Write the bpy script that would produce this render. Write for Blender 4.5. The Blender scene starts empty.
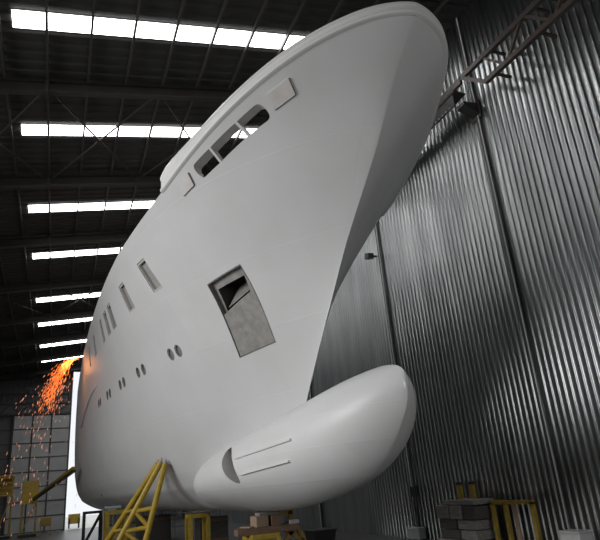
# ---- hull form (metres; X across the hall, Y along it, Z up) ----
def xc(y): return 6.0-.06*(y-7.15)      # the ship lies a little askew in the hall
KEEL = 1.5
YEND = 42.0
STEM = [(1.5, 15.28), (2.4, 14.68), (3.2, 14.08), (3.94, 13.48), (5.17, 12.46), (5.92, 11.79), (7.07, 10.77), (7.86, 9.92), (8.62, 9.09), (9.64, 8.19), (10.3, 7.46), (10.62, 7.05), (11.22, 6.55)]
SHEER = [(5.0,10.75),(7.27,10.48),(8.0,10.28),(8.9,10.05),(10.05,9.8),(11.6,9.5),(13.2,9.25),(15.15,9.15),(18.6,9.1),(26.0,9.1),(31.0,9.1),(50.0,9.1)]
def lerp_tab(tab, x):
    if x <= tab[0][0]: return tab[0][1]
    for (a,b),(c,d) in zip(tab, tab[1:]):
        if x <= c: return b+(d-b)*(x-a)/(c-a)
    return tab[-1][1]
def smooth_tab(tab, x):                       # Catmull-Rom through the table
    n=len(tab)
    if x <= tab[0][0]: return tab[0][1]
    if x >= tab[-1][0]: return tab[-1][1]
    for i in range(n-1):
        if x <= tab[i+1][0]:
            x0,y0=tab[i]; x1,y1=tab[i+1]
            h=x1-x0; t=(x-x0)/h
            def sl(j):
                if j==0: return (tab[1][1]-tab[0][1])/(tab[1][0]-tab[0][0])
                if j==n-1: return (tab[-1][1]-tab[-2][1])/(tab[-1][0]-tab[-2][0])
                return (tab[j+1][1]-tab[j-1][1])/(tab[j+1][0]-tab[j-1][0])
            m0=sl(i)*h; m1=sl(i+1)*h
            return (2*t**3-3*t*t+1)*y0+(t**3-2*t*t+t)*m0+(-2*t**3+3*t*t)*y1+(t**3-t*t)*m1
def sheer(y): return smooth_tab(SHEER, y)
def stem_y(z): return smooth_tab(STEM, z)
BV = [(0,0.0),(.01,1.2),(.02,2.0),(.04,2.9),(.06,3.4),(.10,3.55),(.16,3.95),(.25,4.22),(.34,4.36),(.6,4.52),(.8,4.55),(1.0,4.5)]
LV = [(0,8.5),(.1,8.2),(.25,7.8),(.36,7.6),(.48,7.5),(.62,7.3),(.8,6.3),(.92,4.5),(1.0,3.1)]
PV = [(0,1.5),(.1,1.4),(.25,1.3),(.36,1.22),(.48,1.14),(.62,1.04),(.8,.9),(.92,.76),(1.0,.70)]
import math
def stem_of_v(v):
    z=KEEL+v*8.5
    for _ in range(60):
        y=stem_y(z); z=.5*z+.5*(KEEL+v*(sheer(y)-KEEL))
    return stem_y(z)
def half_v(v, y, y0=None):
    if y0 is None: y0=stem_of_v(v)
    s=max(0.0,y-y0)
    g=1-math.exp(-(s/smooth_tab(LV,v))**smooth_tab(PV,v))
    b=(smooth_tab(BV,v) if v>.1 else 3.55*(v/.1)**.45)*g
    if y>17: b*=1-.145*((y-17)/12)**1.2
    return b
def lean(y, y0):                              # the off side reads a little finer
    return 1-.23*(1-math.exp(-(max(0,y-y0)/.85)**2))
def half(y, z):
    v=(z-KEEL)/(sheer(y)-KEEL)
    return half_v(min(max(v,0),1), y)
# bulb: centre-plane profile and half widths
BT=[(9.19,3.6),(9.24,3.84),(9.36,3.97),(9.6,4.06),(10.0,4.11),(10.6,4.09),(11.24,4.03),(12.3,3.92),(13.48,3.80),(15,3.66),(17,3.45),(19,3.1),(21,2.4)]
BB=[(9.19,3.6),(9.3,3.29),(9.5,3.02),(9.76,2.74),(10.18,2.41),(10.7,2.15),(11.3,1.95),(12.67,1.69),(14.28,1.53),(16,1.47),(21,1.47)]
import bpy, bmesh, random
from mathutils import Vector, Matrix
random.seed(7)
scene = bpy.context.scene
COL = scene.collection

# ------------------------------------------------------------------ materials
def mat(name, color, rough=.6, metal=0.0, noise=None, nscale=3.0, bump=0.0, bscale=20.0, emit=None, estr=0.0, stretch=None, spec=.5):
    m = bpy.data.materials.new(name); m.use_nodes = True
    nt = m.node_tree; N = nt.nodes; Lk = nt.links
    b = N['Principled BSDF']
    b.inputs['Base Color'].default_value = (*color, 1)
    b.inputs['Roughness'].default_value = rough
    b.inputs['Metallic'].default_value = metal
    b.inputs['Specular IOR Level'].default_value = spec
    if emit:
        b.inputs['Emission Color'].default_value = (*emit, 1); b.inputs['Emission Strength'].default_value = estr
    tc = N.new('ShaderNodeTexCoord'); src = tc.outputs['Object']
    if stretch:
        mp = N.new('ShaderNodeMapping'); mp.inputs['Scale'].default_value = stretch
        Lk.new(src, mp.inputs['Vector']); src = mp.outputs['Vector']
    if noise:
        t = N.new('ShaderNodeTexNoise'); t.inputs['Scale'].default_value = nscale; t.inputs['Detail'].default_value = 6
        Lk.new(src, t.inputs['Vector'])
        r = N.new('ShaderNodeValToRGB'); r.color_ramp.elements[0].position = .3; r.color_ramp.elements[1].position = .7
        r.color_ramp.elements[0].color = (*noise, 1); r.color_ramp.elements[1].color = (*color, 1)
        Lk.new(t.outputs['Fac'], r.inputs['Fac']); Lk.new(r.outputs['Color'], b.inputs['Base Color'])
    if bump:
        t2 = N.new('ShaderNodeTexNoise'); t2.inputs['Scale'].default_value = bscale; t2.inputs['Detail'].default_value = 4
        Lk.new(src, t2.inputs['Vector'])
        bp = N.new('ShaderNodeBump'); bp.inputs['Strength'].default_value = bump; bp.inputs['Distance'].default_value = .02
        Lk.new(t2.outputs['Fac'], bp.inputs['Height']); Lk.new(bp.outputs['Normal'], b.inputs['Normal'])
    return m

def primer_mat(name, base, row, width, zoff=0.0):
    """Sprayed primer over welded plating: faint plate tint, seam beads and fairing patches."""
    m = bpy.data.materials.new(name); m.use_nodes = True
    nt = m.node_tree; N = nt.nodes; Lk = nt.links; b = N['Principled BSDF']
    b.inputs['Roughness'].default_value = .42
    b.inputs['Specular IOR Level'].default_value = .4
    tc = N.new('ShaderNodeTexCoord'); sp = N.new('ShaderNodeSeparateXYZ'); cb = N.new('ShaderNodeCombineXYZ')
    ad = N.new('ShaderNodeMath'); ad.operation = 'ADD'; ad.inputs[1].default_value = zoff
    Lk.new(tc.outputs['Object'], sp.inputs[0]); Lk.new(sp.outputs['Y'], cb.inputs['X'])
    Lk.new(sp.outputs['Z'], ad.inputs[0]); Lk.new(ad.outputs[0], cb.inputs['Y'])
    br = N.new('ShaderNodeTexBrick')
    br.inputs['Scale'].default_value = 1; br.inputs['Brick Width'].default_value = width; br.inputs['Row Height'].default_value = row
    br.inputs['Mortar Size'].default_value = .010; br.inputs['Mortar Smooth'].default_value = .6; br.inputs['Bias'].default_value = 0
    br.inputs['Color1'].default_value = (base*.97, base*.97, base*.968, 1); br.inputs['Color2'].default_value = (base*1.02, base*1.018, base*1.012, 1)
    br.inputs['Mortar'].default_value = (base*1.045, base*1.045, base*1.04, 1)
    Lk.new(cb.outputs[0], br.inputs['Vector'])
    n1 = N.new('ShaderNodeTexNoise'); n1.inputs['Scale'].default_value = .55; n1.inputs['Detail'].default_value = 5; n1.inputs['Roughness'].default_value = .6
    Lk.new(tc.outputs['Object'], n1.inputs['Vector'])
    rp = N.new('ShaderNodeValToRGB'); rp.color_ramp.elements[0].position = .32; rp.color_ramp.elements[1].position = .68
    rp.color_ramp.elements[0].color = (.93, .927, .922, 1); rp.color_ramp.elements[1].color = (1, 1, 1, 1)
    Lk.new(n1.outputs['Fac'], rp.inputs['Fac'])
    mx = N.new('ShaderNodeMix'); mx.data_type = 'RGBA'; mx.blend_type = 'MULTIPLY'; mx.inputs['Factor'].default_value = 1
    Lk.new(br.outputs['Color'], mx.inputs[6]); Lk.new(rp.outputs['Color'], mx.inputs[7]); Lk.new(mx.outputs[2], b.inputs['Base Color'])
    n2 = N.new('ShaderNodeTexNoise'); n2.inputs['Scale'].default_value = 1.3; n2.inputs['Detail'].default_value = 3
    Lk.new(tc.outputs['Object'], n2.inputs['Vector'])
    b1 = N.new('ShaderNodeBump'); b1.inputs['Strength'].default_value = .10; b1.inputs['Distance'].default_value = .08
    Lk.new(n2.outputs['Fac'], b1.inputs['Height'])
    b2 = N.new('ShaderNodeBump'); b2.inputs['Strength'].default_value = .35; b2.inputs['Distance'].default_value = .006
    Lk.new(br.outputs['Fac'], b2.inputs['Height']); Lk.new(b1.outputs['Normal'], b2.inputs['Normal'])
    Lk.new(b2.outputs['Normal'], b.inputs['Normal'])
    return m

M = {}
M['primer'] = primer_mat('white_primer', .66, 1.55, 4.6, .35)
M['bulb'] = primer_mat('white_primer_bulb', .74, .62, 7.0, .37)
M['cap'] = mat('white_cap_primer', (.70,.695,.685), .4, bump=.05, bscale=6)
M['reveal'] = mat('grey_reveal', (.50,.48,.46), .6, noise=(.43,.415,.40), nscale=4)
M['pane'] = mat('dusty_window_cover', (.36,.345,.33), .6, noise=(.30,.285,.27), nscale=5)
M['port'] = mat('blue_grey_port', (.21,.215,.235), .45)
M['steel'] = mat('bare_steel', (.36,.345,.325), .5, .15, noise=(.24,.225,.21), nscale=4.5, bump=.1, bscale=12)
M['steel_edge'] = mat('dark_steel_edge', (.15,.145,.14), .5)
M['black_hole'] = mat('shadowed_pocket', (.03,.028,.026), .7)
M['patch'] = mat('pinkish_plate', (.70,.675,.655), .45, noise=(.60,.55,.52), nscale=3.5)
M['deck'] = mat('grey_deck', (.3,.3,.3), .7)
M['galv'] = mat('galvanised_sheet', (.40,.41,.41), .31, 1.0, noise=(.25,.257,.26), nscale=1.6, stretch=(1,1,.16), bump=.045, bscale=1.2)
M['seam'] = mat('dark_seam', (.05,.048,.045), .5, .3)
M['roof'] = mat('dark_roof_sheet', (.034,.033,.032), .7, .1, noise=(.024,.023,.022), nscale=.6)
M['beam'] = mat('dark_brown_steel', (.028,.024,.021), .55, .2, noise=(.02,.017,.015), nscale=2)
M['purlin'] = mat('purlin_steel', (.04,.037,.034), .55, .3)
M['rust'] = mat('red_oxide_steel', (.06,.046,.037), .5, .2, noise=(.04,.032,.027), nscale=3)
M['sky'] = mat('translucent_sheet', (.9,.9,.9), .6, emit=(1,1,1), estr=9.0)
M['gable'] = mat('gable_sheet', (.13,.132,.13), .6, .3, noise=(.12,.12,.12), nscale=.5)
M['door'] = mat('door_sheet', (.46,.47,.47), .6, .1, noise=(.38,.385,.385), nscale=.7)
M['door_dark'] = mat('door_frame_steel', (.08,.08,.08), .6, .2)
M['floor'] = mat('concrete_floor', (.10,.098,.094), .35, noise=(.055,.054,.052), nscale=.8, bump=.05, bscale=3)
M['ground'] = mat('bright_yard', (.75,.74,.70), .8, noise=(.65,.64,.6), nscale=.4)
M['yellow'] = mat('yellow_paint', (.50,.345,.035), .45, noise=(.36,.24,.022), nscale=5)
M['yellow_dull'] = mat('worn_yellow_paint', (.42,.28,.04), .55, noise=(.25,.17,.03), nscale=6)
M['black'] = mat('black_steel', (.02,.02,.02), .5)
M['grey'] = mat('grey_paint', (.38,.39,.40), .5)
M['white_box'] = mat('white_enamel', (.62,.63,.62), .4, noise=(.5,.5,.49), nscale=4)
M['wood'] = mat('pale_timber', (.38,.27,.18), .7, noise=(.24,.165,.11), nscale=3, stretch=(1,6,6), bump=.2, bscale=10)
M['wood_dark'] = mat('brown_timber', (.22,.135,.085), .7, noise=(.13,.08,.05), nscale=3, stretch=(1,6,6), bump=.2, bscale=10)
M['wood_grey'] = mat('weathered_timber', (.30,.285,.27), .8, noise=(.17,.16,.15), nscale=3, stretch=(6,1,6), bump=.25, bscale=10)
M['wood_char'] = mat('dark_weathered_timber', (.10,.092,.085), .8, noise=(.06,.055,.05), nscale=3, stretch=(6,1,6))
M['spark_hot'] = mat('spark_yellow', (1,.5,.1), .5, emit=(1,.42,.10), estr=2.2)
M['spark_warm'] = mat('spark_orange', (1,.3,.05), .5, emit=(1,.25,.06), estr=.7)
M['spark_dim'] = mat('spark_pale', (1,.45,.3), .5, emit=(1,.42,.26), estr=.55)

# ------------------------------------------------------------------ object helpers
def link(name, bm, m, parent=None, smooth=None, mats=None):
    me = bpy.data.meshes.new(name)
    bmesh.ops.recalc_face_normals(bm, faces=bm.faces[:])
    if smooth is not None:
        for f in bm.faces: f.smooth = True
        for e in bm.edges:
            if len(e.link_faces) == 2 and e.calc_face_angle(0) > math.radians(smooth): e.smooth = False
    bm.to_mesh(me); bm.free()
    for x in (mats or [m]): me.materials.append(x)
    o = bpy.data.objects.new(name, me); COL.objects.link(o)
    if parent: o.parent = parent; o.matrix_parent_inverse = parent.matrix_world.inverted()
    return o
def tag(o, label=None, cat=None, group=None, kind=None):
    if label: o['label'] = label
    if cat: o['category'] = cat
    if group: o['group'] = group
    if kind: o['kind'] = kind
    return o
def thing(name, loc, label, cat, group=None):
    o = bpy.data.objects.new(name, None); COL.objects.link(o); o.location = loc
    o.matrix_world = Matrix.Translation(loc); o.empty_display_size = .2
    return tag(o, label, cat, group)
def struct(name, bm, m, smooth=None, parent=None):
    o = link(name, bm, m, parent, smooth)
    if parent is None: o['kind'] = 'structure'
    return o
def B(): return bmesh.new()
def box(bm, c, s, rz=0.0, rx=0.0, bev=0.0):
    mtx = Matrix.Translation(c) @ Matrix.Rotation(rz, 4, 'Z') @ Matrix.Rotation(rx, 4, 'X')
    r = bmesh.ops.create_cube(bm, size=1.0)
    for v in r['verts']: v.co = mtx @ Vector((v.co.x*s[0], v.co.y*s[1], v.co.z*s[2]))
    if bev:
        ed = list({e for v in r['verts'] for e in v.link_edges})
        bmesh.ops.bevel(bm, geom=ed, offset=bev, segments=1, affect='EDGES')
    return bm
def bar(bm, a, b, w, h=None, up=(0,0,1)):
    """square section bar from a to b"""
    a, b = Vector(a), Vector(b); h = h or w
    d = (b-a); z = d.normalized(); u = Vector(up)
    if abs(z.dot(u)) > .98: u = Vector((1,0,0))
    x = z.cross(u).normalized(); y = x.cross(z)
    vs = []
    for p in (a, b):
        for sx, sy in ((-1,-1),(1,-1),(1,1),(-1,1)): vs.append(bm.verts.new(p + x*sx*w/2 + y*sy*h/2))
    for f in ((0,1,2,3),(7,6,5,4),(0,4,5,1),(1,5,6,2),(2,6,7,3),(3,7,4,0)): bm.faces.new([vs[i] for i in f])
    return bm
def tube(bm, a, b, r, n=12, r2=None):
    a, b = Vector(a), Vector(b); z = (b-a).normalized(); u = Vector((0,0,1))
    if abs(z.z) > .98: u = Vector((1,0,0))
    x = z.cross(u).normalized(); y = x.cross(z); r2 = r2 or r
    A = [bm.verts.new(a + (x*math.cos(t)+y*math.sin(t))*r) for t in [2*math.pi*i/n for i in range(n)]]
    Q = [bm.verts.new(b + (x*math.cos(t)+y*math.sin(t))*r2) for t in [2*math.pi*i/n for i in range(n)]]
    for i in range(n): bm.faces.new((A[i], A[(i+1)%n], Q[(i+1)%n], Q[i]))
    bm.faces.new(A[::-1]); bm.faces.new(Q)
    return bm
def prism(bm, low, high, mi=0):
    A = [bm.verts.new(p) for p in low]; Q = [bm.verts.new(p) for p in high]; n = len(A); fs = []
    for i in range(n): fs.append(bm.faces.new((A[i], A[(i+1)%n], Q[(i+1)%n], Q[i])))
    fl = bm.faces.new(A[::-1]); fh = bm.faces.new(Q); fs += [fl, fh]
    for f in fs: f.material_index = mi
    return fl, fh, fs

# ------------------------------------------------------------------ the ship
def hp(y, z, side=-1):
    return Vector((xc(y) + side*half(y, z)*(lean(y, stem_y(z)) if side > 0 else 1), y, z))
def hn(y, z, side=-1):
    e = .03
    n = (hp(y+e, z, side)-hp(y-e, z, side)).cross(hp(y, z+e, side)-hp(y, z-e, side)).normalized()
    if n.x*side < 0: n = -n
    return n
def capped(ob, cutter, name):
    n0 = len(ob.data.polygons)
    md = ob.modifiers.new('cut', 'BOOLEAN'); md.operation = 'DIFFERENCE'; md.object = cutter; md.solver = 'EXACT'
    try: md.material_mode = 'TRANSFER'
    except Exception: pass
    dg = bpy.context.evaluated_depsgraph_get(); dg.update()
    me = bpy.data.meshes.new_from_object(ob.evaluated_get(dg), preserve_all_data_layers=True, depsgraph=dg)
    ob.modifiers.clear(); old = ob.data; ob.data = me; bpy.data.meshes.remove(old); me.name = name
    print('BOOL', name, n0, len(me.polygons))
    bpy.data.objects.remove(cutter, do_unlink=True)
def sharpen(ob, deg):
    bm = bmesh.new(); bm.from_mesh(ob.data)
    for f in bm.faces: f.smooth = True
    for e in bm.edges:
        e.smooth = not (len(e.link_faces) == 2 and e.calc_face_angle(0) > math.radians(deg))
    bm.to_mesh(ob.data); bm.free()

yacht = thing('yacht', (5.2, 20, 0), 'huge white primed yacht hull with a bulbous bow, standing on blocks', 'yacht')

def build_hull():
    bm = B(); NV, NS = 64, 130
    vs = [(i/NV)**1.5 for i in range(NV+1)]
    grid = {}
    for i, v in enumerate(vs):
        y0 = stem_of_v(v)
        for j in range(NS+1):
            y = y0 + (YEND-y0)*(j/NS)**2.1
            z = KEEL + v*(sheer(y)-KEEL); b = half_v(v, y, y0)
            if j == 0 or i == 0:
                vv = bm.verts.new((xc(y), y, z)); grid[i, j, -1] = grid[i, j, 1] = vv
            else:
                for s in (-1, 1): grid[i, j, s] = bm.verts.new((xc(y)+s*b*(lean(y, y0) if s > 0 else 1), y, z))
    def face(*q):
        u = []
        for v in q:
            if v not in u: u.append(v)
        if len(u) > 2: bm.faces.new(u)
    for s in (-1, 1):
        for i in range(NV):
            for j in range(NS):
                face(grid[i,j,s], grid[i+1,j,s], grid[i+1,j+1,s], grid[i,j+1,s])
    for j in range(NS): face(grid[NV,j,-1], grid[NV,j,1], grid[NV,j+1,1], grid[NV,j+1,-1])      # top
    for i in range(NV): face(grid[i,NS,-1], grid[i,NS,1], grid[i+1,NS,1], grid[i+1,NS,-1])        # transom
    return link('hull', bm, M['primer'], yacht, None,
                [M['primer'], M['reveal'], M['pane'], M['port'], M['steel'], M['steel_edge'], M['black_hole'], M['deck']])
hull = build_hull()

# the open well behind the bulwark
bm = B(); lo, hi = [], []
ys = [9.45 + .02*k*k for k in range(0, 41)]
for y in ys:
    zd = sheer(y)-.95
    bt, bb = half(y, sheer(y))-.27, max(.06, half(y, zd)-.27)
    bb = min(bb, bt)
    lo.append(Vector((xc(y)-bb, y, zd))); hi.append(Vector((xc(y)-bt, y, sheer(y)+.03)))
lo2 = [Vector((xc(p.y)+(xc(p.y)-p.x)*.76, p.y, p.z)) for p in lo][::-1]; hi2 = [Vector((xc(p.y)+(xc(p.y)-p.x)*.76, p.y, p.z)) for p in hi][::-1]
A = [bm.verts.new(p) for p in lo]; A2 = [bm.verts.new(p) for p in lo2[::-1]]
Q = [bm.verts.new(p) for p in hi]; Q2 = [bm.verts.new(p) for p in hi2[::-1]]
for i in range(len(ys)-1):
    bm.faces.new((A[i], A[i+1], A2[i+1], A2[i])); bm.faces.new((Q[i], Q2[i], Q2[i+1], Q[i+1]))
    bm.faces.new((A[i], Q[i], Q[i+1], A[i+1])); bm.faces.new((A2[i], A2[i+1], Q2[i+1], Q2[i]))
bm.faces.new((A[0], A2[0], Q2[0], Q[0])); bm.faces.new((A[-1], Q[-1], Q2[-1], A2[-1]))
well = link('well', bm, M['reveal'])
capped(hull, well, 'hull')

def pocket(bm, yz, depth, mi_side, mi_back, side=-1, out=.12, n=None):
    cy = sum(p[0] for p in yz)/len(yz); cz = sum(p[1] for p in yz)/len(yz)
    n = n or hn(cy, cz, side)
    if len(yz) < 6 and depth < .9: yz = [(a[0]+(c[0]-a[0])*q/6, a[1]+(c[1]-a[1])*q/6) for a, c in zip(yz, yz[1:]+yz[:1]) for q in range(6)]
    P = [hp(y, z, side) for y, z in yz]
    fl, fh, fs = prism(bm, [p-n*depth for p in P], [p+n*out for p in P], mi_side)
    fl.material_index = mi_back; bmesh.ops.triangulate(bm, faces=[fl, fh])
    return n
CUTM = [M['primer'], M['reveal'], M['pane'], M['port'], M['steel'], M['steel_edge'], M['black_hole'], M['deck']]
cut = B()
WIN = [(15.98,16.52),(18.06,18.62),(20.25,20.80),(21.15,21.68),(22.28,22.72),(24.55,25.0),(26.6,27.05)]
for a, b in WIN:
    pocket(cut, [(a,7.67),(b,7.67),(b,8.53),(a,8.53)], .14, 1, 2)
PORT = [17.28,16.86,19.66,19.2,21.57,21.12,23.47,23.05,25.2,24.83]
def ring(y, z, ry, rz, k=20): return [(y+ry*math.cos(2*math.pi*i/k), z+rz*math.sin(2*math.pi*i/k)) for i in range(k)]
def port_z(y): return 6.02-.026*(y-17)
for y in PORT: pocket(cut, ring(y, port_z(y), .15, .18), .10, 5, 3)
# anchor pocket: shallow frame, then the deep hawse box
# bulwark slots, three lights with rounded outer corners
def rounded(cs, rad):
    out = []
    for k, c in enumerate(cs):
        r = rad[k]
        if not r: out.append(c); continue
        p, n_ = cs[k-1], cs[(k+1)%len(cs)]
        def toward(q):
            d = math.hypot(q[0]-c[0], q[1]-c[1]); return (c[0]+(q[0]-c[0])*r/d, c[1]+(q[1]-c[1])*r/d)
        a, e = toward(p), toward(n_)
        for t in [u/6 for u in range(7)]:
            out.append(((1-t)**2*a[0]+2*t*(1-t)*c[0]+t*t*e[0], (1-t)**2*a[1]+2*t*(1-t)*c[1]+t*t*e[1]))
    return out
nS = hn(10.9, 9.42); nS.z = 0; nS.normalize()
pocket(cut, rounded([(12.02,9.04),(11.96,9.30),(11.27,9.41),(11.38,9.145)], (.10,.14,0,0)), .95, 1, 1, n=nS)
pocket(cut, rounded([(11.32,9.155),(11.21,9.42),(10.38,9.575),(10.46,9.335)], (0,0,0,0)), .95, 1, 1, n=nS)
pocket(cut, rounded([(10.40,9.345),(10.32,9.585),(9.68,9.72),(9.82,9.46)], (0,0,.15,.12)), .95, 1, 1, n=nS)
# drain
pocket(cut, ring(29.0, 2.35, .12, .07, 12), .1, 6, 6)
c1 = link('cut', cut, None, None, None, CUTM); capped(hull, c1, 'hull')
cut = B()
nA = hn(13.9, 6.4)
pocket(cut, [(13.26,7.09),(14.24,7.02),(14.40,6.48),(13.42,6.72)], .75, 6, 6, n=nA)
c1 = link('cut', cut, None, None, None, CUTM); capped(hull, c1, 'hull')
cut = B(); AP = [(13.03,7.335),(14.34,7.22),(14.80,5.35),(13.54,5.475)]
pocket(cut, AP, .13, 5, 4, n=nA)
c1 = link('cut', cut, None, None, None, CUTM); capped(hull, c1, 'hull')
sharpen(hull, 32)

# sloping floor inside the hawse box
bm = B()
q = [hp(14.34,6.56)-nA*.17, hp(13.48,6.76)-nA*.17, hp(13.34,7.0)-nA*.62, hp(14.10,6.9)-nA*.74]
vsq = [bm.verts.new(p) for p in q] + [bm.verts.new(p+Vector((0,0,-.02))) for p in q]
for f in ((0,1,2,3),(7,6,5,4),(0,4,5,1),(1,5,6,2),(2,6,7,3),(3,7,4,0)): bm.faces.new([vsq[i] for i in f])
tag(link('anchor_pocket_chute', bm, M['steel'], yacht), 'bare steel chute inside the anchor pocket')
bm = B()
c00, c10, c11, c01 = (13.24,6.74), (14.53,6.43), (14.77,5.38), (13.55,5.50); G_ = 9; gf, gb = {}, {}
for i in range(G_+1):
    for j in range(G_+1):
        u, v = i/G_, j/G_
        q = tuple((1-u)*(1-v)*c00[k]+u*(1-v)*c10[k]+u*v*c11[k]+(1-u)*v*c01[k] for k in (0,1))
        gf[i,j] = bm.verts.new(hp(*q)-nA*.022); gb[i,j] = bm.verts.new(hp(*q)-nA*.075)
for i in range(G_):
    for j in range(G_):
        bm.faces.new((gf[i,j], gf[i+1,j], gf[i+1,j+1], gf[i,j+1])); bm.faces.new((gb[i,j], gb[i,j+1], gb[i+1,j+1], gb[i+1,j]))
    for s, e in (((i,0),(i+1,0)),((i,G_),(i+1,G_)),((0,i),(0,i+1)),((G_,i),(G_,i+1))):
        bm.faces.new((gf[s], gf[e], gb[e], gb[s]))
tag(link('anchor_pocket_plate', bm, M['steel'], yacht), 'lower bare steel plate of the anchor pocket')

AL = [(a[0]+(c[0]-a[0])*q/6, a[1]+(c[1]-a[1])*q/6) for a, c in zip(AP, AP[1:]+AP[:1]) for q in range(6)]
cA = sum((hp(*q) for q in AL), Vector())/len(AL); bm = B(); A_ = []
for L_k, d in ((.995,.10),(.995,-.004),(.968,-.004),(.968,.10)): A_.append([bm.verts.new(cA+(hp(*q)-cA)*L_k-nA*d) for q in AL])
for a_ in range(4):
    for i in range(len(AL)):
        j = (i+1) % len(AL); bm.faces.new((A_[a_][i], A_[a_][j], A_[(a_+1)%4][j], A_[(a_+1)%4][i]))
tag(link('anchor_pocket_frame', bm, M['steel_edge'], yacht), 'thin dark frame round the anchor pocket')

# closing plates either end of the bulwark slots
for k, (cs) in enumerate([[(9.475,9.776),(9.0,9.883),(9.188,9.66),(9.65,9.549)], [(12.625,9.175),(12.15,9.25),(12.312,9.03),(12.78,8.965)]]):
    bm = B(); n = hn(sum(c[0] for c in cs)/4, sum(c[1] for c in cs)/4)
    prism(bm, [hp(*c)-n*.02 for c in cs], [hp(*c)+n*.035 for c in cs])
    cp = tag(link('closing_plate', bm, M['patch'], yacht), ['faintly pink closing plate ahead of the bulwark slots', 'smaller closing plate behind the bulwark slots'][k])
    bm = B()
    lo_edge = [(cs[1],cs[2]),(cs[2],cs[3])]
    for a, b in lo_edge: bar(bm, hp(*a)+n*.012, hp(*b)+n*.012, .03, .03)
    link('plate_edge_shadow', bm, M['steel_edge'], cp)  # dark bars stand in for the shadow along the forward and lower edges

# upright weld bead near the stem
bm = B(); rr = []
wl = [(7.338, 10.472), (8.013, 9.912), (8.45, 9.508), (9.013, 8.917), (9.7, 8.23), (10.338, 7.585), (10.812, 7.087)]
for i in range(60):
    q = i/59*(len(wl)-1); k = min(int(q), len(wl)-2); t_ = q-k
    y, z = wl[k][0]+(wl[k+1][0]-wl[k][0])*t_, wl[k][1]+(wl[k+1][1]-wl[k][1])*t_
    p = hp(y, z); n = hn(y, z)
    rr.append([bm.verts.new(p+n*a+Vector((0,c_,0))) for a, c_ in ((-.01,-.010),(.002,0),(-.01,.010))])
for r0, r1 in zip(rr, rr[1:]):
    for i in range(3): bm.faces.new((r0[i], r0[(i+1)%3], r1[(i+1)%3], r1[i]))
bm.faces.new(rr[0][::-1]); bm.faces.new(rr[-1])
link('weld_bead', bm, M['cap'], yacht, 60)

def ringpart(name, loop, n, d0, d1, k, m, parent):
    c = sum((hp(*q) for q in loop), Vector())/len(loop)
    O = [hp(*q) for q in loop]; O = [c+(p-c)*.985 for p in O]; I = [c+(p-c)*k for p in O]
    bm = B(); A_ = [[bm.verts.new(p-n*d) for p in L] for L, d in ((O,d0),(O,d1),(I,d1),(I,d0))]
    for a_ in range(4):
        for i in range(len(loop)):
            j = (i+1) % len(loop)
            bm.faces.new((A_[a_][i], A_[a_][j], A_[(a_+1)%4][j], A_[(a_+1)%4][i]))
    return link(name, bm, m, parent)
def sheetpart(name, loop, n, d0, d1, k, m, parent):
    c = sum((hp(*q) for q in loop), Vector())/len(loop); O = [c+(hp(*q)-c)*k for q in loop]
    bm = B(); prism(bm, [p-n*d1 for p in O], [p-n*d0 for p in O]); return link(name, bm, m, parent)
for a, e in WIN:
    lp = [(a,7.67),(e,7.67),(e,8.53),(a,8.53)]; n = hn((a+e)/2, 8.1)
    w_ = ringpart('window', lp, n, .02, .138, .88, M['reveal'], yacht)
    sheetpart('window_cover', lp, n, .115, .132, .86, M['pane'], w_)
for y in PORT:
    lp = ring(y, port_z(y), .15, .18); n = hn(y, port_z(y))
    w_ = ringpart('porthole', lp, n, .02, .097, .86, M['steel'], yacht)
    sheetpart('porthole_cover', lp, n, .07, .09, .84, M['port'], w_)

# raised bulwark coaming round the bow
def cap_h(y): return smooth_tab([(6.5,.26),(7.1,.26),(8,.27),(9,.28),(10.2,.29),(11.6,.36),(12.7,.52),(13.0,.53),(13.22,.44)], y)
path = []
yb = stem_of_v(1.0)
K = 90
for k in range(K+1):
    y = yb + (13.22-yb)*((K-k)/K)**2.2
    path.append((y, -1))
path += [(y, 1) for y, _ in path[-2::-1]]
pts = [Vector((xc(y)+s*half_v(1, y, yb)*(lean(y, yb) if s > 0 else 1), y, sheer(y))) for y, s in path]
bm = B(); rings = []
for k, p in enumerate(pts):
    a, b = pts[max(k-1,0)], pts[min(k+1,len(pts)-1)]
    t = (b-a); t.z = 0; t.normalize(); n = Vector((t.y, -t.x, 0))
    if (p-Vector((xc(9.5), 9.5, p.z))).dot(n) < 0: n = -n
    h = cap_h(path[k][0]); w = min(.26, .10+.5*half_v(1, path[k][0], yb))
    prof = [(-w,-.02),(.0,-.045),(.045,-.02),(.06,.03),(.045,.06),(.03,.075),(.03,h*.62),(.055,h*.68),(.055,h*.86),(.03,h*.97),(-.02,h),(-w*.8,h),(-w,h*.95)]
    rings.append([bm.verts.new(p + n*u + Vector((0,0,z))) for u, z in prof])
for r0, r1 in zip(rings, rings[1:]):
    for i in range(len(r0)): bm.faces.new((r0[i], r0[(i+1)%len(r0)], r1[(i+1)%len(r0)], r1[i]))
bm.faces.new(rings[0][::-1]); bm.faces.new(rings[-1])
tag(link('bulwark_coaming', bm, M['cap'], yacht, 40), 'smooth raised coaming running round the bow')

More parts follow.
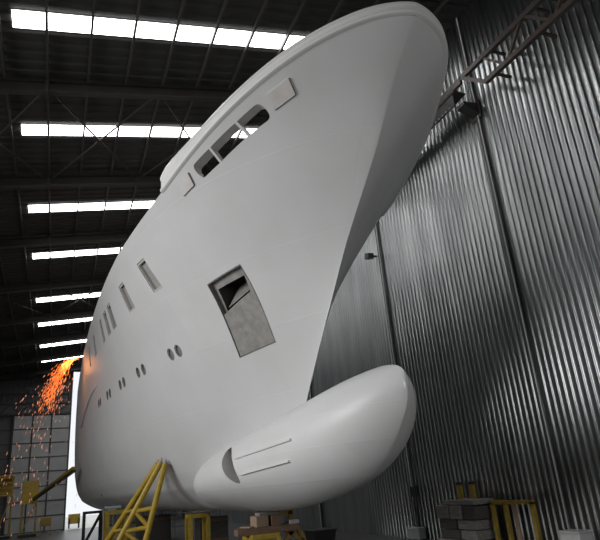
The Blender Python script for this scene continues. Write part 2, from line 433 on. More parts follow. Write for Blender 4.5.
# bulb
def bulb_w(y):
    s = y-9.19
    w = 1.30*(1-math.exp(-(s/1.15)**.92))
    if y > 13: w += .05*(y-13)
    if y > 17.5: w -= .12*(y-17.5)**2
    return max(w, .05)
bm = B(); NB, NA = 70, 64; rings = []
for k in range(1, NB+1):
    y = 9.19 + 11.2*(k/NB)**1.8
    zt, zb, w = smooth_tab(BT, y), smooth_tab(BB, y), bulb_w(y); ring_ = []
    zm = zb + (zt-zb)*.5
    for i in range(NA):
        th = 2*math.pi*i/NA; c, s_ = math.cos(th), math.sin(th)
        f_ = math.exp(-((y-9.19)/1.0)**1.5)
        ex = (1.0 if s_ > 0 else 1.3+.35*min(1, max(0, (y-12)/3))) + f_*(1.0 if s_ > 0 else .6)
        x = w*math.copysign(abs(c)**ex, c); z = zm + (zt-zb)/2*s_
        ring_.append(bm.verts.new((xc(y)+x, y, z)))
    rings.append(ring_)
tip = bm.verts.new((xc(9.19), 9.19, 3.6))
for i in range(NA): bm.faces.new((tip, rings[0][(i+1)%NA], rings[0][i]))
for r0, r1 in zip(rings, rings[1:]):
    for i in range(NA): bm.faces.new((r0[i], r0[(i+1)%NA], r1[(i+1)%NA], r1[i]))
bm.faces.new(rings[-1][::-1])
bulb = link('bulbous_bow', bm, M['bulb'], yacht, None, [M['bulb'], M['reveal']])
bm = B()
def tunnel(bm):
    fl, fh, fs = None, None, None
    lp = [(15.45+.40*math.cos(q)+.42*math.sin(q), 2.68+.47*math.sin(q)) for q in [2*math.pi*i/40 for i in range(40)]]
    prism(bm, [(2.5, y, z) for y, z in lp], [(4.95, y, z) for y, z in lp])
    for f in bm.faces: f.material_index = 1
tunnel(bm); c1 = link('cut', bm, None, None, None, [M['bulb'], M['reveal']]); capped(bulb, c1, 'bulbous_bow'); sharpen(bulb, 34)
bm = B(); tunnel(bm); c1 = link('cut', bm, None, None, None, [M['bulb'], M['reveal']]); capped(hull, c1, 'hull'); sharpen(hull, 32)

# two guide bars on the bulb flank
def bulb_x(y, z):
    zt, zb, w = smooth_tab(BT, y), smooth_tab(BB, y), bulb_w(y); q = (z-(zt+zb)/2)/((zt-zb)/2)
    th = math.asin(max(-1, min(1, q)))
    return xc(y)-w*math.cos(th)**(1.0 if q > 0 else 1.3+.35*min(1, max(0, (y-12)/3)))
for (ya, za, yb_, zb_) in ((14.9,2.81,11.9,2.96),(14.6,2.41,12.15,2.54)):
    bm = B(); k = 14; rr = []
    for i in range(k+1):
        t = i/k; y = ya+(yb_-ya)*t; z = za+(zb_-za)*t; x = bulb_x(y, z)
        rr.append([bm.verts.new((x+dx, y, z+dz)) for dx, dz in ((.05,-.022),(-.05,-.022),(-.05,.022),(.05,.022))])
    for r0, r1 in zip(rr, rr[1:]):
        for i in range(4): bm.faces.new((r0[i], r0[(i+1)%4], r1[(i+1)%4], r1[i]))
    bm.faces.new(rr[0][::-1]); bm.faces.new(rr[-1])
    link('guide_bar', bm, M['bulb'], yacht)
# end of the rubbing strake far aft
bm = B(); rr = []
for i in range(16):
    t = i/15; y = 25.2+6.5*t; z = 6.62-.45*t-.5*t*t
    p = hp(y, z); n = hn(y, z)
    rr.append([bm.verts.new(p+n*a+Vector((0,0,dz))) for a, dz in ((-.03,-.06),(.07*min(1,t*4+.1),-.05),(.07*min(1,t*4+.1),.05),(-.03,.06))])
for r0, r1 in zip(rr, rr[1:]):
    for i in range(4): bm.faces.new((r0[i], r0[(i+1)%4], r1[(i+1)%4], r1[i]))
bm.faces.new(rr[0][::-1]); bm.faces.new(rr[-1])
link('rubbing_strake', bm, M['cap'], yacht, 40)

# ------------------------------------------------------------------ the hall
XW, YF, XL, YN = 12.0, 63.0, -24.0, -14.0
def roof_z(x): return 14.98+.155*x
bm = B(); box(bm, ((XW+XL)/2, (YN+YF)/2, -.1), (XW-XL+.6, YF-YN+.6, .2)); struct('floor', bm, M['floor'])
bm = B(); box(bm, (0, YF+40, -.14), (160, 79, .2)); struct('ground', bm, M['ground'])

def corrugated(bm, axis_pts, lo_f, hi_f, off_dir, pitch, depth, a, b, shape=((0,0),(.30,0),(.42,1),(.78,1),(.90,0))):
    """trapezoid ribs: walks from a to b, lo_f/hi_f give the two edge points, off_dir the rib direction"""
    k = 0; t = a; row = []
    while t < b:
        for f, d in shape:
            tt = t+f*pitch
            o = Vector(off_dir)*depth*d
            row.append((bm.verts.new(lo_f(tt)+o), bm.verts.new(hi_f(tt)+o)))
        t += pitch
    for (p, q), (r, s) in zip(row, row[1:]): bm.faces.new((p, q, s, r))
bm = B()
corrugated(bm, None, lambda y: Vector((XW, y, 0)), lambda y: Vector((XW, y, roof_z(XW)+.1)), (-1,0,0),   .22, .024, YN, YF, ((0,0),(.55,.0),(.63,.18),(.69,.68),(.74,1),(.81,1),(.87,.68),(.94,.18)))
struct('wall_right', bm, M['galv'], 75)
for k, y in enumerate((12.38, 19.45, 28.0, 38.0, 48.0)):
    bm = B(); box(bm, (XW-.04, y, roof_z(XW)/2), (.09, .11, roof_z(XW)-.1))
    tr = struct('trim_%d' % (k+1), bm, M['seam'])
    bm = B(); box(bm, (XW-.085, y-.075, roof_z(XW)/2), (.03, .03, roof_z(XW)-.1)); struct('flashing', bm, M['white_box'], parent=tr)
# roof sheets, ribs running up the slope
bm = B()
SKY = [(14.2,.66),(19.65,.66),(26.0,.72),(31.7,.74),(39.4,.8),(45.2,.8),(51.8,.85),(57.5,.85)]
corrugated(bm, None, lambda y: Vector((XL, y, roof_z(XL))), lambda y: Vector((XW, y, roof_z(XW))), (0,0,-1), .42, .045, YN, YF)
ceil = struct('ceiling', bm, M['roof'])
for k in range(-18, 11):
    x = -1.0+1.19*k
    if x < XL+.2 or x > XW-.2: continue
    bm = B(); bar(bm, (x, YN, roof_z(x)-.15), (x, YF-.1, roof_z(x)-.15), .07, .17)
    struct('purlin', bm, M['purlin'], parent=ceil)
for k, (y, w) in enumerate(SKY):
    bm = B(); x0, x1 = -1.87, 10.2
    bar(bm, (x0, y, roof_z(x0)-.055), (x1, y, roof_z(x1)-.055), w, .012, (0,0,1))
    struct('window_%d' % (k+1), bm, M['sky'])
RAFT = [10.6, 16.7, 22.8, 28.9, 35.6, 42.3, 48.5, 54.8, 60.6]
NM = ['in front of the nearest skylight', 'between the first and second skylights', 'between the second and third skylights', 'between the third and fourth skylights',
      'between the fourth and fifth skylights', 'between the fifth and sixth skylights', 'between the sixth and seventh skylights', 'between the seventh and eighth skylights', 'behind the farthest skylight']
for k, y in enumerate(RAFT):
    t = thing('roof_rafter', (XL, y, roof_z(XL)-.5), 'dark steel roof rafter spanning the hall ' + NM[k], 'roof beam', 'roof rafters')
    zz = lambda x, d: roof_z(x)-.24-d
    def seg(d, w, h, name):
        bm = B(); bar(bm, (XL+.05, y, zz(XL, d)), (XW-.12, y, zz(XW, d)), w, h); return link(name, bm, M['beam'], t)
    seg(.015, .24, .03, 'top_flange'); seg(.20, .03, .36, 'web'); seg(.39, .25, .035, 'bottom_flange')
    bm = B(); box(bm, (-1.0, y, zz(-1, .21)), (.10, .30, .50)); link('splice_plate', bm, M['beam'], t)
for k, (i, xs_) in enumerate([(1,(-4.45,-.98)),(1,(-.98,2.5)),(1,(2.5,5.97)),(4,(-4.45,-.98)),(4,(-.98,2.5))]):
    ya, yb_ = RAFT[i], RAFT[i+1]; xa, xb = xs_
    where = ['left of the one under the second skylight', 'crossing the left part of the second skylight', 'crossing the second skylight just beside the hull', 'left of the one under the fifth skylight', 'crossing the fifth skylight'][k]
    t = thing('cross_brace', (xa, ya, roof_z(xa)-.4), 'thin steel rod cross brace ' + where, 'roof brace', 'roof cross braces')
    for (p, q) in (((xa+.12,ya+.2),(xb-.12,yb_-.2)),((xb-.12,ya+.2),(xa+.12,yb_-.2))):
        bm = B(); tube(bm, (p[0],p[1],roof_z(p[0])-.42), (q[0],q[1],roof_z(q[0])-.42), .035, 8); link('rod', bm, M['beam'], t)
    bm = B(); box(bm, ((xa+xb)/2, (ya+yb_)/2, roof_z((xa+xb)/2)-.42), (.2,.2,.09)); link('joint_plate', bm, M['beam'], t)

# gable end with its tall opening
OX0, OX1, OZ = 1.0, 4.7, 14.75
bm = B()
corrugated(bm, None, lambda x: Vector((x, YF, 11.7)), lambda x: Vector((x, YF, roof_z(x)+.05)), (0,-1,0), .5, .06, XL, OX0-.3)
corrugated(bm, None, lambda x: Vector((x, YF, 0)), lambda x: Vector((x, YF, roof_z(x)+.05)), (0,-1,0), .5, .06, OX1, XW)
corrugated(bm, None, lambda x: Vector((x, YF, OZ)), lambda x: Vector((x, YF, roof_z(x)+.05)), (0,-1,0), .5, .06, OX0-.1, OX1)
corrugated(bm, None, lambda x: Vector((x, YF+.5, 0)), lambda x: Vector((x, YF+.5, 11.7)), (0,-1,0), .5, .06, XL, OX0-.4)
struct('wall_far', bm, M['gable'])
for k, z in enumerate((12.6, 14.0)):
    bm = B(); box(bm, ((XL+OX0)/2, YF-.15, z), (OX0-XL, .12, .16)); struct('trim_%d' % (10+k), bm, M['door_dark'])
bm = B(); box(bm, (OX0-.05, YF-.1, 7.4), (.16, .3, 14.8)); struct('trim_12', bm, M['door_dark'])
# header lattice that carries the sliding door
t = thing('door_header_truss', (-8, YF-.5, 10.7), 'dark lattice header beam above the far sliding door', 'truss')
for z, nm in ((10.65,'bottom_chord'),(11.68,'top_chord')):
    bm = B(); bar(bm, (-18, YF-.45, z), (OX0-.1, YF-.45, z), .2, .2); link(nm, bm, M['door_dark'], t)
bm = B(); box(bm, ((-18+OX0)/2, YF-.3, 11.2), (18+OX0-.2, .05, .95)); link('backing_sheet', bm, M['gable'], t)
x = -18; s = 0
while x < OX0-1.0:
    bm = B(); bar(bm, (x, YF-.46, 10.75 if s else 11.65), (x+.85, YF-.46, 11.65 if s else 10.75), .09); link('diagonal', bm, M['grey'] if False else M['door_dark'], t); x += .85; s = 1-s
# sliding doors
def sliding_door(name, x0, x1, y, m, n):
    bm = B(); box(bm, ((x0+x1)/2, y, 5.3), (x1-x0, .08, 10.5)); d = struct(name, bm, m)
    for i in range(n+1):
        x = x0+(x1-x0)*i/n
        bm = B(); box(bm, (x, y-.07, 5.3), (.14, .08, 10.5)); struct('door_stile', bm, M['door_dark'], parent=d)
    for i in range(9):
        bm = B(); box(bm, ((x0+x1)/2, y-.06, .1+i*1.3), (x1-x0, .06, .09)); struct('door_rail', bm, M['door_dark'], parent=d)
sliding_door('door_1', -4.05, .95, YF-.35, M['door'], 3)
sliding_door('door_2', -12.2, -4.2, YF+.0, M['gable'], 5)
sliding_door('door_3', 4.8, 9.6, YF-.35, M['gable'], 3)
# left side: open bays between columns, wall above
bm = B(); corrugated(bm, None, lambda y: Vector((XL, y, 0)), lambda y: Vector((XL, y, roof_z(XL))), (1,0,0), .5, .06, YN, YF); struct('wall_left', bm, M['gable'])
bm = B(); corrugated(bm, None, lambda x: Vector((x, YN, 0)), lambda x: Vector((x, YN, roof_z(x))), (0,1,0), .5, .06, XL, XW); struct('wall_near', bm, M['gable'])

# ------------------------------------------------------------------ crane gear on the right wall
XG = 11.25
t = thing('lattice_girder', (XG, 6, 12.8), 'brown steel lattice girder running along the corrugated wall', 'girder')
for x in (XG,):
    bm = B(); bar(bm, (x, 1.0, 13.42), (x, 11.95, 13.80), .13, .16); link('top_chord', bm, M['rust'], t)
    bm = B(); bar(bm, (x, 1.0, 12.55), (x, 11.0, 12.93), .13, .15); link('bottom_chord', bm, M['rust'], t)
    bm = B(); bar(bm, (x, 11.0, 12.93), (x, 11.93, 13.78), .11, .12); link('end_post', bm, M['rust'], t)
    y = 11.0; k = 0
    while y > 1.6:
        f = lambda yy: (13.42+(yy-1)*.0345, 12.55+(yy-1)*.038)
        bm = B(); bar(bm, (x, y-.05, f(y)[1] if k%2 else f(y)[0]), (x, y-.85, f(y-.9)[0] if k%2 else f(y-.9)[1]), .08); link('diagonal', bm, M['rust'], t)
        y -= .9; k += 1
y = 10.6
while y > 1.5:
    f = (13.42+(y-1)*.0345, 12.55+(y-1)*.038)
    for z in f:
        bm = B(); bar(bm, (XG, y, z), (XG+.6, y, z), .07); link('spacer', bm, M['rust'], t)
    y -= 1.8
for y in (3.0, 8.2):
    bm = B(); bar(bm, (XG, y, 13.5), (XW-.07, y, 13.5), .12); link('wall_bracket', bm, M['rust'], t)
t = thing('crane_runway_beam', (XG, 18, 13.2), 'dark solid runway beam with a bolted lower edge, behind the bow', 'beam')
bm = B(); bar(bm, (XG, 12.0, 13.75), (XG, 30, 13.75), .10, .24); box(bm, (XG+.2, 21.2, 13.62), (.5, 17.6, .05)); link('beam_web', bm, M['rust'], t)
bm = B(); bar(bm, (XG+.02, 12.5, 13.42), (XG+.02, 30, 13.42), .06, .50); link('lower_plate', bm, M['black'], t)
for k in range(40):
    bm = B(); tube(bm, (XG-.04, 12.75+.2*k, 13.2), (XG-.005, 12.75+.2*k, 13.2), .022, 8); link('bolt_head', bm, M['grey'], t)
t = thing('wall_corbel', (XW, 12.4, 12.6), 'dark wedge-shaped steel corbel on the nearer wall seam, under the beam end', 'bracket')
bm = B(); prism(bm, [(XW-.1,12.2,12.75),(XW-.1,12.2,13.15),(XG+.1,12.2,13.12),(XG+.1,12.2,13.0)], [(XW-.1,12.55,12.75),(XW-.1,12.55,13.15),(XG+.1,12.55,13.12),(XG+.1,12.55,13.0)]); link('corbel_body', bm, M['black'], t)
bm = B(); box(bm, (XW-.075, 12.4, 12.95), (.05, .5, .6)); link('back_plate', bm, M['rust'], t)
t = thing('wall_floodlight', (XW, 19.75, 10.8), 'small black floodlight fixed to the wall beside the dark seam', 'lamp')
bm = B(); box(bm, (XW-.38, 19.75, 10.82), (.26, .36, .26), 0, .3, .02); link('lamp_housing', bm, M['black'], t)
bm = B(); box(bm, (XW-.385, 19.69, 10.70), (.2, .28, .02), 0, .3); link('lamp_lens', bm, M['port'], t)
bm = B(); bar(bm, (XW-.02, 19.75, 10.85), (XW-.3, 19.75, 10.82), .06); link('arm', bm, M['black'], t)

# ------------------------------------------------------------------ shores and blocks under the hull
def zb(y, x):
    """underside of the hull at x,y (z where the half breadth equals the distance from the centre plane)"""
    d = abs(x-xc(y)); z = KEEL
    while z < 8 and half(y, z) < d: z += .01
    return z
t = thing('tubular_shore', (2.1, 21, 0), 'big yellow tubular raking shore propped against the near side of the hull', 'support')
top = [(3.02,20.0,3.08),(3.10,19.86,3.12),(3.20,19.72,3.05)]
foot = [(1.20,22.6,0.04),(1.45,20.6,.04),(2.50,20.3,.04)]
for a, b in zip(top, foot):
    bm = B(); tube(bm, b, a, .09, 14); o = link('leg', bm, M['yellow'], t, 40)
    bm = B(); box(bm, (b[0], b[1], .03), (.34,.34,.05)); link('foot_plate', bm, M['yellow_dull'], o)
L_ = lambda i, q: tuple(foot[i][k]+(top[i][k]-foot[i][k])*q for k in range(3))
for q in (.18, .36, .54):
    bm = B(); tube(bm, L_(1,q), L_(2,q+.03), .07, 12); link('rung', bm, M['yellow'], t, 40)
    bm = B(); tube(bm, L_(0,q), L_(1,q+.02), .045, 12); link('rung', bm, M['yellow'], t, 40)
for q in (.18, .36):
    bm = B(); tube(bm, L_(2,q+.03), L_(1,q+.18), .065, 12); link('diagonal', bm, M['yellow'], t, 40)
for a in top:
    bm = B(); tube(bm, Vector(a)-Vector((.02,0,.03)), Vector(a)+Vector((.01,0,.12)), .05, 10, .03); link('head', bm, M['grey'], t)

def trestle(name, cx, cy, w, d, h, r, m, label, cat, group=None, brace=True, rz=0.0, legs=4, top_m=None):
    t = thing(name, (cx, cy, 0), label, cat, group)
    R_ = Matrix.Rotation(rz, 3, 'Z')
    P = lambda x, y, z: R_ @ Vector((x, y, 0)) + Vector((cx, cy, z))
    for sx in (-1, 1):
        for sy in (-1, 1):
            bm = B(); bar(bm, P(sx*w/2, sy*d/2, 0), P(sx*w/2, sy*d/2, h-r), r); link('leg', bm, m, t)
    for sx in (-1, 1):
        bm = B(); bar(bm, P(sx*w/2, -d/2, h-r/2), P(sx*w/2, d/2, h-r/2), r*1.05); link('top_rail', bm, m, t)
        bm = B(); bar(bm, P(sx*w/2, -d/2, .25), P(sx*w/2, d/2, .25), r*.8); link('low_rail', bm, m, t)
    for sy in (-1, 1):
        bm = B(); bar(bm, P(-w/2, sy*d/2, h-r/2), P(w/2, sy*d/2, h-r/2), r*1.05); link('top_rail', bm, m, t)
        if brace:
            bm = B(); bar(bm, P(-w/2, sy*d/2, .2), P(w/2, sy*d/2, h-r*1.2), r*.7); link('brace', bm, m, t)
    return t
trestle('keel_trestle', 4.74, 22.2, .62, .62, 1.42, .13, M['yellow'], 'yellow square frame trestle under the keel, left of the timber-topped stand', 'trestle', brace=False)
trestle('bilge_trestle', 2.4, 27.2, .72, .8, 1.72, .15, M['yellow'], 'yellow trestle under the bilge behind the raking shore', 'trestle')
bm = B(); tube(bm, (2.35,27.1,2.0), (3.2,26.0,1.86), .12, 14)
trestle('stern_trestle', 1.72, 31.5, .75, .8, 1.72, .11, M['black'], 'black braced trestle under the far end of the hull', 'trestle')
bm.free()
t = thing('keel_pad', (2.3, 27.0, 1.72), 'short grey pipe fender lying on the bilge trestle', 'pad')
bm = B(); tube(bm, (2.0,27.4,1.83), (2.6,26.9,1.83), .06, 16); link('pipe', bm, M['grey'], t, 40)
bm = B(); box(bm, (2.3,27.15,1.75), (.4,.2,.03), -.7); link('pad_base', bm, M['grey'], t)
for k, (x, y, h) in enumerate([(2.15, 30.0, 1.75), (2.6, 30.4, 1.5)]):
    t = thing('steel_prop', (x, y, 0), ['grey steel prop nearest the black trestle', 'grey steel prop just right of the other, nearer the yellow bilge trestle'][k], 'prop', 'grey steel props')
    bm = B(); tube(bm, (x,y,0.02), (x,y,h), .07, 12); link('post', bm, M['grey'], t, 40)
    bm = B(); box(bm, (x,y,.02), (.3,.3,.04)); link('base_plate', bm, M['grey'], t)
    bm = B(); box(bm, (x,y,h), (.24,.24,.04)); link('head_plate', bm, M['grey'], t)

# stand with timbers under the bulb
t = trestle('bulb_stand', 5.35, 16.8, .75, .7, .90, .11, M['yellow'], 'low yellow steel stand carrying timber blocks under the bulb', 'stand', brace=False)
bm = B(); box(bm, (5.35,16.8,.82), (.78,.74,.14)); link('head_beam', bm, M['yellow'], t)
def timber(c, s, m, label, rz=0.0, group=None, bev=.012, name='timber_block'):
    bm = B(); box(bm, (0,0,0), s, 0, 0, bev); o = link(name, bm, m); o.location = c; o.rotation_euler = (0,0,rz)
    return tag(o, label, 'timber', group)
timber((5.45,16.6,.985), (1.75,.32,.17), M['wood_dark'], 'long brown timber beam laid across the bulb stand, nearer edge', 0, 'timbers under the bulb', name='timber_beam')
timber((5.62,17.0,.985), (1.75,.28,.17), M['wood_dark'], 'long brown timber beam laid across the bulb stand, behind the other', .02, 'timbers under the bulb', name='timber_beam')
timber((5.30,16.75,1.21), (.36,.5,.28), M['wood'], 'pale squared block on the left of the timber beams', .05, 'timbers under the bulb')
timber((5.72,16.75,1.21), (.28,.5,.28), M['wood_dark'], 'brown block in the middle on the timber beams', -.04, 'timbers under the bulb')
timber((6.25,16.7,1.12), (.30,.3,.10), M['white_box'], 'small whitish offcut on the right end of the timber beams', .1, 'timbers under the bulb')
timber((5.55,16.75,1.39), (.62,.4,.08), M['wood_grey'], 'pale grey wedge board on top of the blocks against the keel', .03, 'timbers under the bulb')
timber((4.92,16.7,1.092), (.16,.5,.04), M['wood'], 'thin pale lath sticking out left of the blocks', .3, 'timbers under the bulb')
t = thing('braced_shore', (6.4, 16.8, 0), 'yellow diagonal braced shore behind the timber blocks under the bulb', 'support')
for a, b, nm in (((5.95,17.2,0),(5.95,17.2,1.32),'leg'),((7.05,17.2,0),(6.35,17.2,1.38),'leg'),((5.95,17.2,.35),(6.55,17.2,1.0),'brace'),((5.95,17.2,1.05),(6.75,17.2,.55),'brace'),((5.9,17.2,1.34),(6.5,17.2,1.36),'head_beam')):
    bm = B(); bar(bm, a, b, .11); link(nm, bm, M['yellow_dull'], t)
t = thing('pipe_barrier', (3.6, 36, 0), 'low grey pipe barrier standing behind the hull supports', 'barrier')
for z in (.55, 1.15):
    bm = B(); tube(bm, (2.3,35,z), (8.2,35,z), .05, 8); link('rail', bm, M['grey'], t)
for x in (2.4, 4.3, 6.2, 8.1):
    bm = B(); tube(bm, (x,35,0), (x,35,1.2), .05, 8); link('post', bm, M['grey'], t)
# darker crates standing under the far half of the hull
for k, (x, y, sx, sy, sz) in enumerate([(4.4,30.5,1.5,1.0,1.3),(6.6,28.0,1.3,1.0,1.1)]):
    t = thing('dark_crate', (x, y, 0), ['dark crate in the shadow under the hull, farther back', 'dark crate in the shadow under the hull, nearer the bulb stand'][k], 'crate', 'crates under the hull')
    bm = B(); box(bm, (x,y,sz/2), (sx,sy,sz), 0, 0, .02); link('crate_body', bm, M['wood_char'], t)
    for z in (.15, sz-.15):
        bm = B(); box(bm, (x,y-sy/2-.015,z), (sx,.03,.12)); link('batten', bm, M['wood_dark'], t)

# ------------------------------------------------------------------ beside the right wall
G = 'timbers in the pile by the wall'
PX = 11.15
pile = [((PX,15.95,.10),(.8,1.0,.20),'wood_grey','pale grey timber at the bottom left of the pile by the wall'),
 ((PX,14.85,.10),(.8,1.0,.20),'wood_char','dark timber at the bottom right of the pile by the wall'),
 ((PX,15.75,.31),(.75,.9,.20),'wood_char','dark timber on the left, second layer from the floor'),
 ((PX,14.85,.31),(.75,.75,.20),'wood_grey','pale grey timber on the right, second layer from the floor'),
 ((PX+.05,15.9,.53),(.7,.8,.22),'wood_char','dark timber on the left, third layer of the pile'),
 ((PX+.05,14.95,.52),(.7,.9,.20),'wood_grey','weathered timber on the right, third layer of the pile'),
 ((PX,16.0,.80),(.75,.62,.30),'wood_grey','thick pale block high on the left of the pile'),
 ((PX,15.35,.79),(.75,.55,.30),'wood_grey','thick pale block beside it, middle of the fourth layer'),
 ((PX,14.68,.78),(.75,.62,.28),'wood_char','dark block high on the right of the pile'),
 ((PX,15.2,1.0),(.7,1.55,.11),'wood_grey','flat grey board lying on top of the pile')]
for k, (c, s, m, lab) in enumerate(pile): timber((c[0],c[1],c[2]*1.23), (s[0],s[1],s[2]*1.2), M[m], lab, random.uniform(-.05,.05), G)
for k, (y, lab) in enumerate([(16.25,'yellow post with a dark tip behind the pile, the left one'),(15.62,'yellow post with a dark tip behind the pile, the right one')]):
    t = thing('marker_post', (11.72, y, 0), lab, 'post', 'yellow posts behind the pile')
    bm = B(); box(bm, (11.72,y,.84), (.06,.24,1.68)); link('post', bm, M['yellow_dull'], t)
    bm = B(); box(bm, (11.72,y,1.72), (.07,.25,.08)); link('tip', bm, M['black'], t)
t = thing('gate_frame', (11.2, 13.3, 0), 'open yellow rectangular steel frame standing beside the timber pile', 'frame')
for y in (14.15, 13.62, 12.60):
    bm = B(); bar(bm, (11.2,y,0), (11.2,y,1.2), .10); link('upright', bm, M['yellow_dull'], t)
for y in (14.15, 12.60):
    bm = B(); bar(bm, (11.0,y,.04), (11.6,y,.04), .08); link('foot', bm, M['yellow_dull'], t)
for z, nm in ((1.2,'top_rail'),(.16,'low_rail')):
    bm = B(); bar(bm, (11.2,14.2,z), (11.2,12.55,z), .10); link(nm, bm, M['yellow_dull'], t)
bm = B(); bar(bm, (11.22,13.3,.2), (11.22,13.3,1.16), .13, .04); link('middle_board', bm, M['wood'], t)
t = thing('white_cabinet', (11.1, 11.3, 0), 'small white enamel box at the foot of the wall, right of the yellow frame', 'box')
bm = B(); box(bm, (11.1,11.3,.28), (.4,.62,.54), 0, 0, .02); link('cabinet_body', bm, M['white_box'], t)
bm = B(); box(bm, (11.1,11.3,.57), (.44,.66,.04), 0, 0, .01); link('lid', bm, M['white_box'], t)
bm = B(); box(bm, (10.89,11.3,.28), (.02,.5,.38)); link('door', bm, M['white_box'], t)
t = thing('junction_box', (11.8, 19.2, 0), 'grey switch box low on the wall, with a conduit rising from it', 'box')
bm = B(); box(bm, (11.75,19.2,.2), (.3,.8,.38), 0, 0, .02); link('box_body', bm, M['grey'], t)
bm = B(); tube(bm, (11.85,19.1,.38), (11.85,19.1,1.7), .03, 8); link('conduit', bm, M['black'], t)
bm = B(); box(bm, (11.84,19.1,1.55), (.12,.3,.34)); link('socket', bm, M['black'], t)
t = thing('dark_bin', (9.4, 22.2, 0), 'low dark bin on the floor right of the braced shore', 'bin')
bm = B(); prism(bm, [(9.0,21.8,.0),(9.8,21.8,.0),(9.8,22.6,.0),(9.0,22.6,.0)], [(8.95,21.7,.42),(9.85,21.7,.42),(9.85,22.7,.42),(8.95,22.7,.42)]); link('bin_body', bm, M['black'], t)
bm = B(); box(bm, (9.4,22.2,.44), (.96,1.06,.05)); link('rim', bm, M['black'], t)

# ------------------------------------------------------------------ far end gear
def lift(x, y, w, zc0, zc1, label, solid):
    t = thing('access_tower', (x, y, 0), label, 'platform', 'yellow access towers')
    for sx in (-1, 1):
        for sy in (-1, 1):
            bm = B(); bar(bm, (x+sx*w/2, y+sy*.5, 0), (x+sx*w/2, y+sy*.5, zc1), .11); link('leg', bm, M['yellow_dull'], t)
    for z in (zc0, zc1):
        bm = B(); box(bm, (x,y,z), (w+.16,1.16,.10)); link('deck_frame' if z == zc0 else 'top_rail', bm, M['yellow'], t)
    if solid:
        bm = B(); box(bm, (x,y-.56,(zc0+zc1)/2), (w+.06,.05,zc1-zc0)); link('front_panel', bm, M['yellow'], t)
    else:
        for k in range(4):
            z = zc0+(zc1-zc0)*(k+.5)/4
            bm = B(); bar(bm, (x-w/2,y-.55,z), (x+w/2,y-.55,z), .12); link('guard_rail', bm, M['yellow_dull'], t)
        bm = B(); box(bm, (x,y+.5,(zc0+zc1)/2), (w,.04,zc1-zc0)); link('back_panel', bm, M['yellow_dull'], t)
    bm = B(); bar(bm, (x-w/2,y-.5,.2), (x+w/2,y-.5,zc0), .08); link('brace', bm, M['yellow_dull'], t)
    bm = B(); box(bm, (x,y,.12), (w+.3,1.3,.16)); link('base', bm, M['black'], t)
    return t
lift(-3.72, 56, .95, 3.25, 4.75, 'yellow access tower with a railed cage, farthest left by the far door', False)
lift(-1.85, 55, 1.05, 2.5, 4.15, 'yellow access tower with a solid yellow front, right of the railed one', True)
t = thing('tool_trolley', (-.55, 54, 0), 'low yellow trolley on thin legs before the far door', 'trolley')
bm = B(); box(bm, (-.55,54,1.05), (.8,.7,.65), 0, 0, .03); link('tray', bm, M['yellow_dull'], t)
for sx in (-1, 1):
    for sy in (-1, 1):
        bm = B(); bar(bm, (-.55+sx*.35,54+sy*.3,0), (-.55+sx*.35,54+sy*.3,.75), .06); link('leg', bm, M['yellow_dull'], t)
t = thing('raking_plank', (-1.1, 48, 0), 'long yellow and black strut from the solid fronted tower up to the far hull', 'strut')
pa, pb = Vector((-1.5,54.25,2.85)), Vector((.83,33.0,3.80))
bm = B(); bar(bm, pa, pb, .20, .16); link('strut_body', bm, M['yellow'], t)
bm = B(); bar(bm, pa+Vector((0,0,-.14)), pb+Vector((0,0,-.14)), .16, .08); link('strut_underside', bm, M['black'], t)
bm = B(); bar(bm, pa+Vector((0,-.3,-.06)), pa+Vector((0,.13,-.06)), .26, .14); link('strut_shoe', bm, M['black'], t)
t = thing('yard_barrier', (1.9, 66, 0), 'bright yellow barrier outside the tall door opening', 'barrier')
bm = B(); box(bm, (1.9,66,.85), (1.1,.2,.9)); link('panel', bm, M['yellow'], t)
for x in (1.45, 2.35):
    bm = B(); box(bm, (x,66,.45), (.14,.5,.9)); link('post', bm, M['black'], t)

# sparks from grinding at the far end of the ship
bm = B()
src = Vector((.62, 30.6, 8.85))
rnd = random.Random(3)
for k in range(950):
    late = rnd.random() < .22
    tt = rnd.uniform(.5, 1.25) if late else rnd.random()**.8*.72
    v0 = Vector((rnd.gauss(-1.75, .33 if not late else .8), rnd.gauss(0, .5), rnd.gauss(.35, .35)))
    p = src + v0*tt + Vector((0,0,-4.9*tt*tt))
    vel = (v0 + Vector((0,0,-9.8*tt))).normalized()
    ln = rnd.uniform(.05, .15)*(1 if not late else .8); rr_ = rnd.uniform(.010, .022)
    x_ = vel.cross(Vector((0,1,0))).normalized(); y_ = vel.cross(x_)
    a = bm.verts.new(p+vel*ln); b = bm.verts.new(p-vel*ln)
    c = [bm.verts.new(p+(x_*math.cos(q)+y_*math.sin(q))*rr_) for q in (0, 2.094, 4.189)]
    mi = (2 if late else (0 if tt < .33 and rnd.random() < .7 else 1))
    for i in range(3):
        for f in ((a, c[i], c[(i+1)%3]), (b, c[(i+1)%3], c[i])):
            ff = bm.faces.new(f); ff.material_index = mi
sp = link('grinding_sparks', bm, None, None, None, [M['spark_hot'], M['spark_warm'], M['spark_dim']])
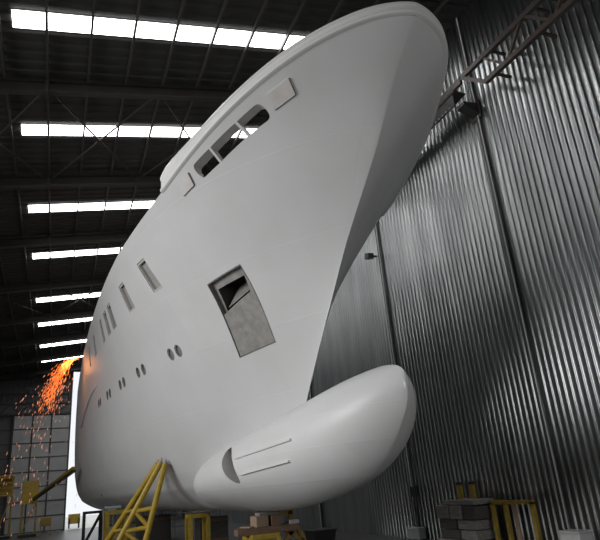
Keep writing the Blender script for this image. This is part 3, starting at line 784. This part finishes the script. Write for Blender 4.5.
tag(sp, 'shower of orange grinding sparks falling at the far end of the hull', 'sparks', None, 'stuff')

# ------------------------------------------------------------------ light, world, camera
w = bpy.data.worlds.new('sky'); scene.world = w; w.use_nodes = True
bg = w.node_tree.nodes['Background']; bg.inputs['Color'].default_value = (.93,.96,1,1); bg.inputs['Strength'].default_value = 1.0
def area(name, loc, tgt, sx, sy, power, color=(1,1,1)):
    l = bpy.data.lights.new(name, 'AREA'); l.shape = 'RECTANGLE'; l.size = sx; l.size_y = sy; l.energy = power; l.color = color
    o = bpy.data.objects.new(name, l); COL.objects.link(o); o.location = loc
    o.rotation_euler = (Vector(tgt)-Vector(loc)).to_track_quat('-Z', 'Y').to_euler(); return o
area('open_bay_daylight', (-14, 12.5, 7), (5, 10.5, 5), 10, 7, 1130, (.99,.995,1)).data.spread = math.radians(120)
area('aft_hull_fill', (-18, 28, 9), (2, 26, 5), 14, 5, 480)  # added fill lamp that lightens the aft hull
area('bow_fill', (3, -12, 5), (4.5, 9, 8), 8, 6, 820)  # added fill from behind the camera, lifts the bow and its dark side
pl = bpy.data.lights.new('spark_glow', 'POINT'); pl.energy = 25; pl.color = (1,.42,.12); pl.shadow_soft_size = .4
po = bpy.data.objects.new('spark_glow', pl); COL.objects.link(po); po.location = (.25, 30.2, 8.3)

cam = bpy.data.cameras.new('camera'); co = bpy.data.objects.new('camera', cam); COL.objects.link(co)
cam.sensor_fit = 'HORIZONTAL'; cam.sensor_width = 36; cam.lens = 36*581.47/600; cam.clip_end = 500
# columns: camera right, up, back in world axes
RX, RY, RZ = [[0.927891, 0.060031, 0.367986], [-0.364587, 0.35273, 0.861776], [-0.078067, -0.933798, 0.349182]]
R3 = Matrix(((RX[0], -RX[1], -RX[2]), (RY[0], -RY[1], -RY[2]), (RZ[0], -RZ[1], -RZ[2])))
co.matrix_world = Matrix.Translation((0, 0, 2.0)) @ R3.to_4x4()
scene.camera = co
scene.view_settings.view_transform = 'Standard'
scene.view_settings.look = 'None'
scene.view_settings.exposure = 0.0
